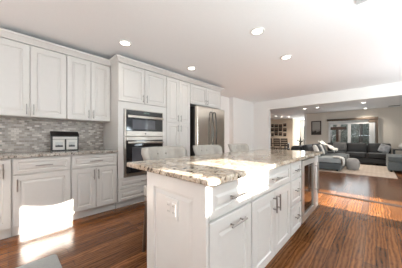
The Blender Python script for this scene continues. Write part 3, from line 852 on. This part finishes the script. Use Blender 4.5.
lights([(-2.54, 1.13, 'recessed ceiling light above the oven tower doors'),
        (-2.54, 2.41, 'recessed ceiling light above the tall pantry cabinet'),
        (-1.07, 2.14, 'recessed ceiling light over the island, topmost in the picture'),
        (-1.07, 3.15, 'recessed ceiling light past the far end of the island, lower of the island pair')], 'recessed lights of the kitchen ceiling', 6)
lights([(-0.34, 7.45, 'recessed light hidden just behind the lowered header of the opening'),
        (-0.34, 9.2, 'brightest recessed living room light, just under the header edge'),
        (-0.34, 11.0, 'small recessed light close to the wall above the glass slider'),
        (-2.34, 9.25, 'faint recessed light left of the framed landscape picture'),
        (-1.85, 9.3, 'faint recessed light above the framed landscape picture'),
        (-4.40, 11.2, 'recessed light at the left edge of the opening, over the dining chairs'),
        (-4.26, 11.75, 'second recessed light from the left edge of the opening, over the dining chairs'),
        (-3.95, 12.1, 'third recessed light from the left edge of the opening, near the hall')], 'recessed lights of the living room ceiling', 75)
t = thing('ceiling_vent', 'white ceiling air vent cut off by the top of the picture', 'vent', (0.05, 2.2, H))
obj('frame', MB().box(-0.14, -0.11, 2.00, 2.38, H - 0.012, H - 0.001).box(0.26, 0.29, 2.00, 2.38, H - 0.012, H - 0.001)
    .box(-0.11, 0.26, 2.35, 2.38, H - 0.012, H - 0.001).box(-0.11, 0.26, 2.00, 2.03, H - 0.012, H - 0.001), 'lens_off', t)
for k in range(10):
    y = 2.045 + k * 0.031
    obj('louver', MB().prism([(y, H - 0.010), (y + 0.022, H - 0.002), (y + 0.024, H - 0.003), (y + 0.002, H - 0.011)], 0, -0.11, 0.26), 'lens_off', t)
t = thing('ceiling_vent', 'small dark air register in the living room ceiling at the right', 'vent', (0.54, 10.9, H))
obj('frame', MB().box(0.36, 0.72, 10.82, 10.98, H - 0.010, H - 0.001), 'lens_off', t)
for k in range(5):
    obj('louver', MB().box(0.38, 0.70, 10.835 + k * 0.028, 10.850 + k * 0.028, H - 0.014, H - 0.010), 'dark_gap', t)

# ------------------------------------------------------------------ living room
o = obj('rug', MB().box(-1.6, 0.43, 7.28, 10.15, 0.001, 0.012, 0.003), 'rug')
tag(o, 'beige patterned rug between the sofas', 'rug')

# long dark sofa under the glass slider
sf = thing('sofa', 'long charcoal sofa with its back to the glass slider', 'sofa', (-0.7, 10.8, 0))
SX0, SX1 = -1.75, 0.46
obj('base', MB().box(SX0, SX1, 10.30, 11.20, 0.05, 0.29, 0.03, 3), 'charcoal', sf)
obj('back', MB().box(SX0, SX1, 11.00, 11.25, 0.29, 0.80, 0.05, 3), 'charcoal', sf)
n = 3
w = (SX1 - SX0) / n
for k in range(n):
    obj('seat_cushion', MB().cushion(SX0 + k * w + 0.005, SX0 + (k + 1) * w - 0.005, 10.26, 11.0, 0.29, 0.49, 0.18), 'charcoal', sf, True)
    c = MB().cushion(SX0 + k * w + 0.01, SX0 + (k + 1) * w - 0.01, 10.78, 11.02, 0.46, 0.88, 0.3, 8, 1)
    c.rotate(math.radians(-9), 'X', (0, 10.9, 0.47))
    obj('back_cushion', c, 'charcoal', sf, True)
for x in (SX0 + 0.08, SX1 - 0.08):
    for y in (10.38, 11.12): obj('leg', MB().tube((x, y, 0), (x, y, 0.055), 0.025), 'black', sf)
c = MB().cushion(-1.50, -0.98, 10.66, 10.82, 0.49, 0.92, 0.5, 8, 1).rotate(math.radians(-10), 'X', (0, 10.75, 0.5))
tag(obj('cushion', c, 'fur', None, True), 'fluffy grey cushion left of the slider frame on the charcoal sofa', 'cushion', 'cushions on the charcoal sofa')
c = MB().cushion(0.08, 0.42, 10.56, 10.69, 0.50, 0.84, 0.5, 8, 1).rotate(math.radians(22), 'Y', (0.25, 0, 0.67)).rotate(math.radians(-14), 'X', (0, 10.65, 0.5))
tag(obj('cushion', c, 'silver', None, True), 'dark cushion with silver sheen in its colour at the right end of the charcoal sofa', 'cushion', 'cushions on the charcoal sofa')

# left wing of the seating with its chaise end toward the kitchen
lf = thing('sofa', 'grey sofa wing with a near seat toned as lit, its near end just past the island', 'sofa', (-1.5, 8.8, 0))
obj('base', MB().box(-2.30, -0.83, 7.42, 10.15, 0.06, 0.28, 0.03, 3), 'charcoal_grey', lf)
obj('back', MB().box(-2.38, -1.98, 7.42, 10.15, 0.281, 0.82, 0.13, 5), 'charcoal', lf, True)
for k, (a, b) in enumerate(((7.40, 8.30), (8.31, 9.22), (9.23, 10.15))):
    obj('seat_cushion', MB().cushion(-1.97, -0.81, a, b, 0.28, 0.445, 0.14), 'lit_seat' if k == 0 else 'charcoal_grey', lf, True)
    c = MB().cushion(-1.90, -1.70, a + 0.02, b - 0.02, 0.44, 0.87, 0.3, 8, 0).rotate(math.radians(-14), 'Y', (-1.8, 0, 0.44))
    obj('back_cushion', c, 'charcoal', lf, True)
for x in (-2.2, -0.93):
    for y in (7.52, 10.05): obj('leg', MB().tube((x, y, 0.0125), (x, y, 0.065), 0.025), 'black', lf)
# pillows that lean along the wing, alternately white and dark
specs = [(-1.47, 7.62, 'white_throw', 'white cushion nearest the island on the grey sofa wing'),
         (-1.47, 8.08, 'charcoal', 'dark cushion between the two white ones on the grey sofa wing'),
         (-1.47, 8.46, 'white_throw', 'white cushion in the middle of the grey sofa wing, between two dark ones'),
         (-1.47, 8.82, 'charcoal', 'dark cushion next to the crumpled white throw')]
for x, y, m_, lab in specs:
    wy = 0.11 if m_ == 'white_throw' else 0.22
    c = MB().cushion(x - 0.07, x + 0.07, y - wy, y + wy, 0.455, 0.88, 0.5, 8, 0).rotate(math.radians(-20), 'Y', (x, 0, 0.455))
    tag(obj('cushion', c, m_, None, True), lab, 'cushion', 'cushions along the grey sofa wing')
# white throw lying over the wing's far part
def throw(name, x0, x1, y0, y1, zf, mat, label, n=22, thick=0.03):
    mb = MB()
    def pt(i, j, s):
        x = x0 + (x1 - x0) * i / n; y = y0 + (y1 - y0) * j / n
        y += 0.10 * math.sin(9 * x) * (j / n * 2 - 1)
        return Vector((x, y, zf(x, y) + 0.03 * math.sin(17 * x + 9 * y) + 0.028 * math.sin(23 * y - 11 * x) + (thick if s else 0)))
    g = [[[mb.bm.verts.new(pt(i, j, s)) for j in range(n + 1)] for i in range(n + 1)] for s in (0, 1)]
    for i in range(n):
        for j in range(n):
            mb.bm.faces.new((g[1][i][j], g[1][i + 1][j], g[1][i + 1][j + 1], g[1][i][j + 1]))
            mb.bm.faces.new((g[0][i][j], g[0][i][j + 1], g[0][i + 1][j + 1], g[0][i + 1][j]))
    for k in range(n):
        for (i, j, i2, j2) in ((k, 0, k + 1, 0), (n, k, n, k + 1), (k + 1, n, k, n), (0, k + 1, 0, k)):
            mb.bm.faces.new((g[0][i][j], g[0][i2][j2], g[1][i2][j2], g[1][i][j]))
    return tag(obj(name, mb, mat, None, True), label, 'throw')
throw('throw_blanket', -1.80, -1.22, 9.12, 10.02, lambda x, y: 0.50 + max(0, -1.10 - x) * 0.62, 'white_throw', 'crumpled white throw heaped on the far end of the grey sofa wing')
# striped throw roll on the chaise corner
mb = MB()
prof = [(-1.06, 0.455), (-0.94, 0.465), (-0.86, 0.452), (-0.795, 0.40), (-0.785, 0.32), (-0.785, 0.22)]
nv = 8
g = [[[mb.bm.verts.new((x + q * (0.035 if z < 0.45 else 0.0) + 0.01 * math.sin(2.2 * j), 7.43 + 0.045 * j, z + q * (0.035 if z >= 0.40 else 0.0))) for j in range(nv)] for x, z in prof] for q in (0, 1)]
m_ = len(prof)
for i in range(m_ - 1):
    for j in range(nv - 1):
        mb.bm.faces.new((g[0][i][j], g[0][i][j + 1], g[0][i + 1][j + 1], g[0][i + 1][j]))
        mb.bm.faces.new((g[1][i][j], g[1][i + 1][j], g[1][i + 1][j + 1], g[1][i][j + 1]))
    for j in (0, nv - 1): mb.bm.faces.new((g[0][i][j], g[1][i][j], g[1][i + 1][j], g[0][i + 1][j]))
for i in (0, m_ - 1):
    for j in range(nv - 1): mb.bm.faces.new((g[0][i][j], g[0][i][j + 1], g[1][i][j + 1], g[1][i][j]))
tag(obj('throw_blanket', mb, 'white_throw', None, True), 'white folded throw hanging over the near corner of the seat', 'throw')
# pouf
tag(smooth_by_angle(obj('pouf', MB().lathe(-0.59, 8.25, [(0.12, 0.014), (0.17, 0.05), (0.20, 0.15), (0.195, 0.27), (0.16, 0.36), (0.10, 0.405), (0.03, 0.41)], 32), 'pouf'), 60),
    'round light grey knitted pouf on the rug', 'pouf')
# right chaise
ch = thing('chaise', 'grey chaise cut off by the right edge of the picture', 'chaise', (0.8, 9.2, 0))
obj('base', MB().box(0.28, 1.35, 8.50, 10.2, 0.06, 0.34, 0.03, 3), 'charcoal_grey', ch)
obj('seat_cushion', MB().cushion(0.27, 1.36, 8.48, 10.2, 0.34, 0.51, 0.14), 'charcoal_grey', ch, True)
for x in (0.36, 1.28):
    for y in (8.6, 10.05): obj('leg', MB().tube((x, y, 0.0125), (x, y, 0.065), 0.025), 'black', ch)
# side table with a white object
st = thing('side_table', 'low black side table at the right end of the charcoal sofa', 'side table', (0.75, 10.9, 0))
obj('top', MB().box(0.50, 1.15, 10.55, 11.2, 0.62, 0.66, 0.004), 'black', st)
for x in (0.53, 1.12):
    for y in (10.58, 11.17): obj('leg', MB().box(x - 0.02, x + 0.02, y - 0.02, y + 0.02, 0, 0.62), 'black', st)
obj('shelf', MB().box(0.55, 1.10, 10.6, 11.15, 0.25, 0.28), 'black', st)
vs = thing('vase', 'white rounded vase on the black side table at the right edge', 'vase', (0.75, 10.8, 0.66))
obj('body', MB().lathe(0.80, 10.75, [(0.08, 0.661), (0.14, 0.71), (0.16, 0.78), (0.12, 0.85), (0.07, 0.88), (0.06, 0.88)], 24), 'white_throw', vs, True)
# drapery of the slider
o = obj('valance', MB().box(-1.83, 0.08, 11.30, 11.395, 1.96, 2.06, 0.006), 'brown_fabric'); tag(o, 'brown valance box over the glass slider', 'valance')
bl = thing('vertical_blind', 'gathered white vertical blinds at the right of the glass slider', 'blinds', (-0.12, 11.36, 0.05))
obj('top_cover', MB().box(-0.24, 0.0, 11.32, 11.39, 1.82, 1.955), 'brown_fabric', bl)
for k in range(7):
    x = -0.225 + k * 0.028
    obj('slat', MB().box(x, x + 0.022, 11.335, 11.385, 0.06, 1.82), 'blinds', bl)
o = obj('curtain', MB().prism([(0.012 + 0.010 * (k % 2), 11.32 + 0.012 * k) for k in range(6)] + [(0.058 + 0.010 * (k % 2), 11.38 - 0.012 * k) for k in range(6)], 2, 0.02, 1.955), 'brown_fabric')
tag(o, 'narrow brown curtain edge beside the gathered white blinds', 'curtain')
# framed landscape
pf = thing('picture_frame', 'dark framed landscape picture on the wall left of the slider', 'picture', (-2.33, 11.44, 1.27))
a0, a1, b0, b1 = -2.56, -2.10, 1.28, 2.02
obj('frame', MB().box(a0, a0 + 0.045, 11.41, 11.448, b0, b1).box(a1 - 0.045, a1, 11.41, 11.448, b0, b1).box(a0, a1, 11.41, 11.448, b0, b0 + 0.045).box(a0, a1, 11.41, 11.448, b1 - 0.045, b1), 'dark_wood', pf)
obj('print', MB().box(a0 + 0.045, a1 - 0.045, 11.43, 11.446, b0 + 0.045, b1 - 0.045), 'photo_a', pf)

# dining corner: collage of small frames, table and chairs
cols = [(-5.44, 0.20), (-5.17, 0.26), (-4.88, 0.24), (-4.58, 0.22)]
rows = [(2.02, 0.24), (1.72, 0.26), (1.38, 0.25)]
where_r = ['top row', 'middle row', 'bottom row']; where_c = ['first from the left', 'second from the left', 'third from the left', 'last on the right']
for r, (z, hh) in enumerate(rows):
    for c_, (x, ww) in enumerate(cols):
        zz = z + random.uniform(-0.05, 0.05); w2 = ww * random.uniform(0.85, 1.05) / 2; h2 = hh * random.uniform(0.8, 1.05) / 2
        p = thing('photo_frame', 'dark photo frame, %s of the tan wall collage, %s' % (where_r[r], where_c[c_]), 'photo frame', (x, 13.23, zz - h2), 'photo frames of the wall collage')
        obj('frame', MB().rings(face_my(13.238), x - w2, x + w2, zz - h2, zz + h2, [(0, 0), (0, 0.02), (0.028, 0.02), (0.028, 0.012)]), 'black', p)
        obj('photo', MB().box(x - w2 + 0.029, x + w2 - 0.029, 13.223, 13.2255, zz - h2 + 0.029, zz + h2 - 0.029), 'photo_c', p)
dt = thing('dining_table', 'dark dining table behind the row of dark chairs', 'table', (-4.85, 12.45, 0))
obj('tabletop', MB().box(-5.75, -4.15, 12.22, 12.98, 0.72, 0.76, 0.006), 'dark_wood', dt)
for x in (-5.67, -4.23):
    for y in (12.28, 12.92): obj('leg', MB().box(x - 0.035, x + 0.035, y - 0.035, y + 0.035, 0, 0.72), 'dark_wood', dt)
def make_chair(loc, label):
    t = thing('dining_chair', label, 'chair', loc, 'dark dining chairs under the photo collage')
    x, y, _ = loc
    obj('seat', MB().box(x - 0.21, x + 0.21, y - 0.20, y + 0.22, 0.44, 0.48, 0.01), 'dark_wood', t)
    for sx in (-1, 1):
        obj('leg', MB().path([(x + sx * 0.19, y - 0.22, 0), (x + sx * 0.19, y - 0.18, 0.46), (x + sx * 0.19, y - 0.25, 1.05)], [0.02, 0.022, 0.016], 6), 'dark_wood', t)
        obj('leg', MB().tube((x + sx * 0.18, y + 0.19, 0), (x + sx * 0.18, y + 0.19, 0.44), 0.02, 6), 'dark_wood', t)
    br = MB()
    for z, yy in ((0.60, -0.20), (0.73, -0.217), (0.86, -0.235)): br.box(x - 0.18, x + 0.18, y + yy - 0.01, y + yy + 0.008, z, z + 0.10)
    br.box(x - 0.20, x + 0.20, y - 0.262, y - 0.236, 0.99, 1.08, 0.004)
    obj('backrest', br, 'dark_wood', t)
    return t
c1 = make_chair((-5.55, 11.95, 0), 'dark slat-back dining chair at the left edge of the opening')
dup(c1, (-5.05, 11.95, 0), 'dark slat-back dining chair, second from the left edge of the opening')
dup(c1, (-4.55, 11.95, 0), 'dark slat-back dining chair, third from the left edge of the opening')
dup(c1, (-4.10, 11.95, 0), 'dark slat-back dining chair nearest the bright hall')
# slim dark ornament behind the sofa wing
orn = thing('ornament', 'dark branching ornament on a slim stand in front of the bright hall', 'ornament', (-2.62, 9.6, 0))
obj('stand', MB().tube((-2.62, 9.6, 0), (-2.62, 9.6, 0.03), 0.14, 20).tube((-2.62, 9.6, 0.03), (-2.62, 9.6, 0.80), 0.02), 'black', orn)
obj('figure', MB().path([(-2.62, 9.6, 0.80), (-2.60, 9.6, 0.95), (-2.62, 9.6, 1.17)], [0.04, 0.035, 0.02], 8)
    .path([(-2.62, 9.6, 0.94), (-2.72, 9.56, 0.99), (-2.75, 9.55, 1.08)], [0.028, 0.025, 0.015], 8)
    .path([(-2.62, 9.6, 0.90), (-2.50, 9.63, 0.97), (-2.49, 9.64, 1.05)], [0.028, 0.025, 0.015], 8), 'black', orn, True)

# ------------------------------------------------------------------ garden seen through the slider
struct('yard_sun_block', MB().box(3.2, 3.4, 12.2, 40, -0.15, 9.0), 'wall')   # unseen slab, added to keep the sun off the yard
struct('ground_bank', MB().prism([(22.6, -0.15), (24.5, 3.4), (27.0, 5.0), (30.0, -0.15)], 0, -14, 3.1), 'undergrowth')
struct('ground', MB().box(-22, 22, 15.2, 40, -0.25, -0.15).box(-2.7, 3.1, 11.56, 15.2, -0.25, -0.15), 'snow')
def tree(x, y, r, h, mat, label, seed):
    rnd = random.Random(seed)
    t = thing('tree', label, 'tree', (x, y, -0.15), 'bare trees behind the slider')
    obj('trunk', MB().path([(x, y, -0.16), (x + rnd.uniform(-.05, .05), y, h * 0.4), (x + rnd.uniform(-.15, .15), y, h)], [r, r * 0.85, r * 0.5], 8), mat, t, True)
    for k in range(9):
        z = rnd.uniform(0.8, h); a = rnd.uniform(0, 6.28); l = rnd.uniform(0.4, 0.95)
        obj('branch', MB().path([(x, y, z), (x + l * 0.5 * math.cos(a), y + l * 0.5 * math.sin(a), z + l * 0.3), (x + l * math.cos(a), y + l * math.sin(a), z + l * 0.75)], [r * 0.35, r * 0.22, r * 0.08], 6), mat, t, True)
TR = [(-1.90, 15.8, 0.13, 5, 'pale_bark', 'pale leafless tree, leftmost behind the slider glass'),
      (-2.75, 19.0, 0.15, 5, 'pale_bark', 'pale leafless tree, second from the left behind the slider glass'),
      (-0.90, 19.2, 0.12, 6, 'bark', 'dark bare tree just left of the slider mullion'),
      (0.45, 19.2, 0.09, 6, 'bark', 'thin dark bare tree farthest right behind the slider'),
      (-0.10, 17.3, 0.10, 6, 'bark', 'dark bare tree in the middle of the right slider pane'),
      (0.15, 15.9, 0.06, 5, 'bark', 'thin dark tree at the right side of the right slider pane')]
for k, a in enumerate(TR): tree(*a[:5], a[5], k)
pg = thing('pergola', 'brown wooden pergola outside the left slider pane', 'pergola', (-1.9, 14.2, -0.12))
obj('beam', MB().box(-2.6, -1.30, 14.1, 14.25, 1.62, 1.80), 'leg_wood', pg)
for x in (-2.5, -1.75): obj('post', MB().box(x - 0.06, x + 0.06, 14.1, 14.25, -0.12, 1.62), 'leg_wood', pg)
mb = MB(); rnd = random.Random(3)
for k in range(3600):
    x = rnd.uniform(-6, 1.5); y = rnd.uniform(20.5, 23); z = rnd.uniform(-0.1, 3.6) ** 1.0
    l = rnd.uniform(0.2, 0.7); a = rnd.uniform(0, 6.28); e = rnd.uniform(-0.2, 1.2)
    d = Vector((math.cos(a) * math.cos(e), math.sin(a) * math.cos(e), math.sin(e)))
    mb.tube((x, y, z), Vector((x, y, z)) + d * l, 0.022, 3, 0.006, False)
M['thicket'] = plain('thicket', (0.34, 0.38, 0.33), 0.9, var=0.5, scale=2)
o = obj('undergrowth', mb, 'thicket'); o['kind'] = 'stuff'; tag(o, 'grey green winter thicket at the back of the garden', 'thicket')
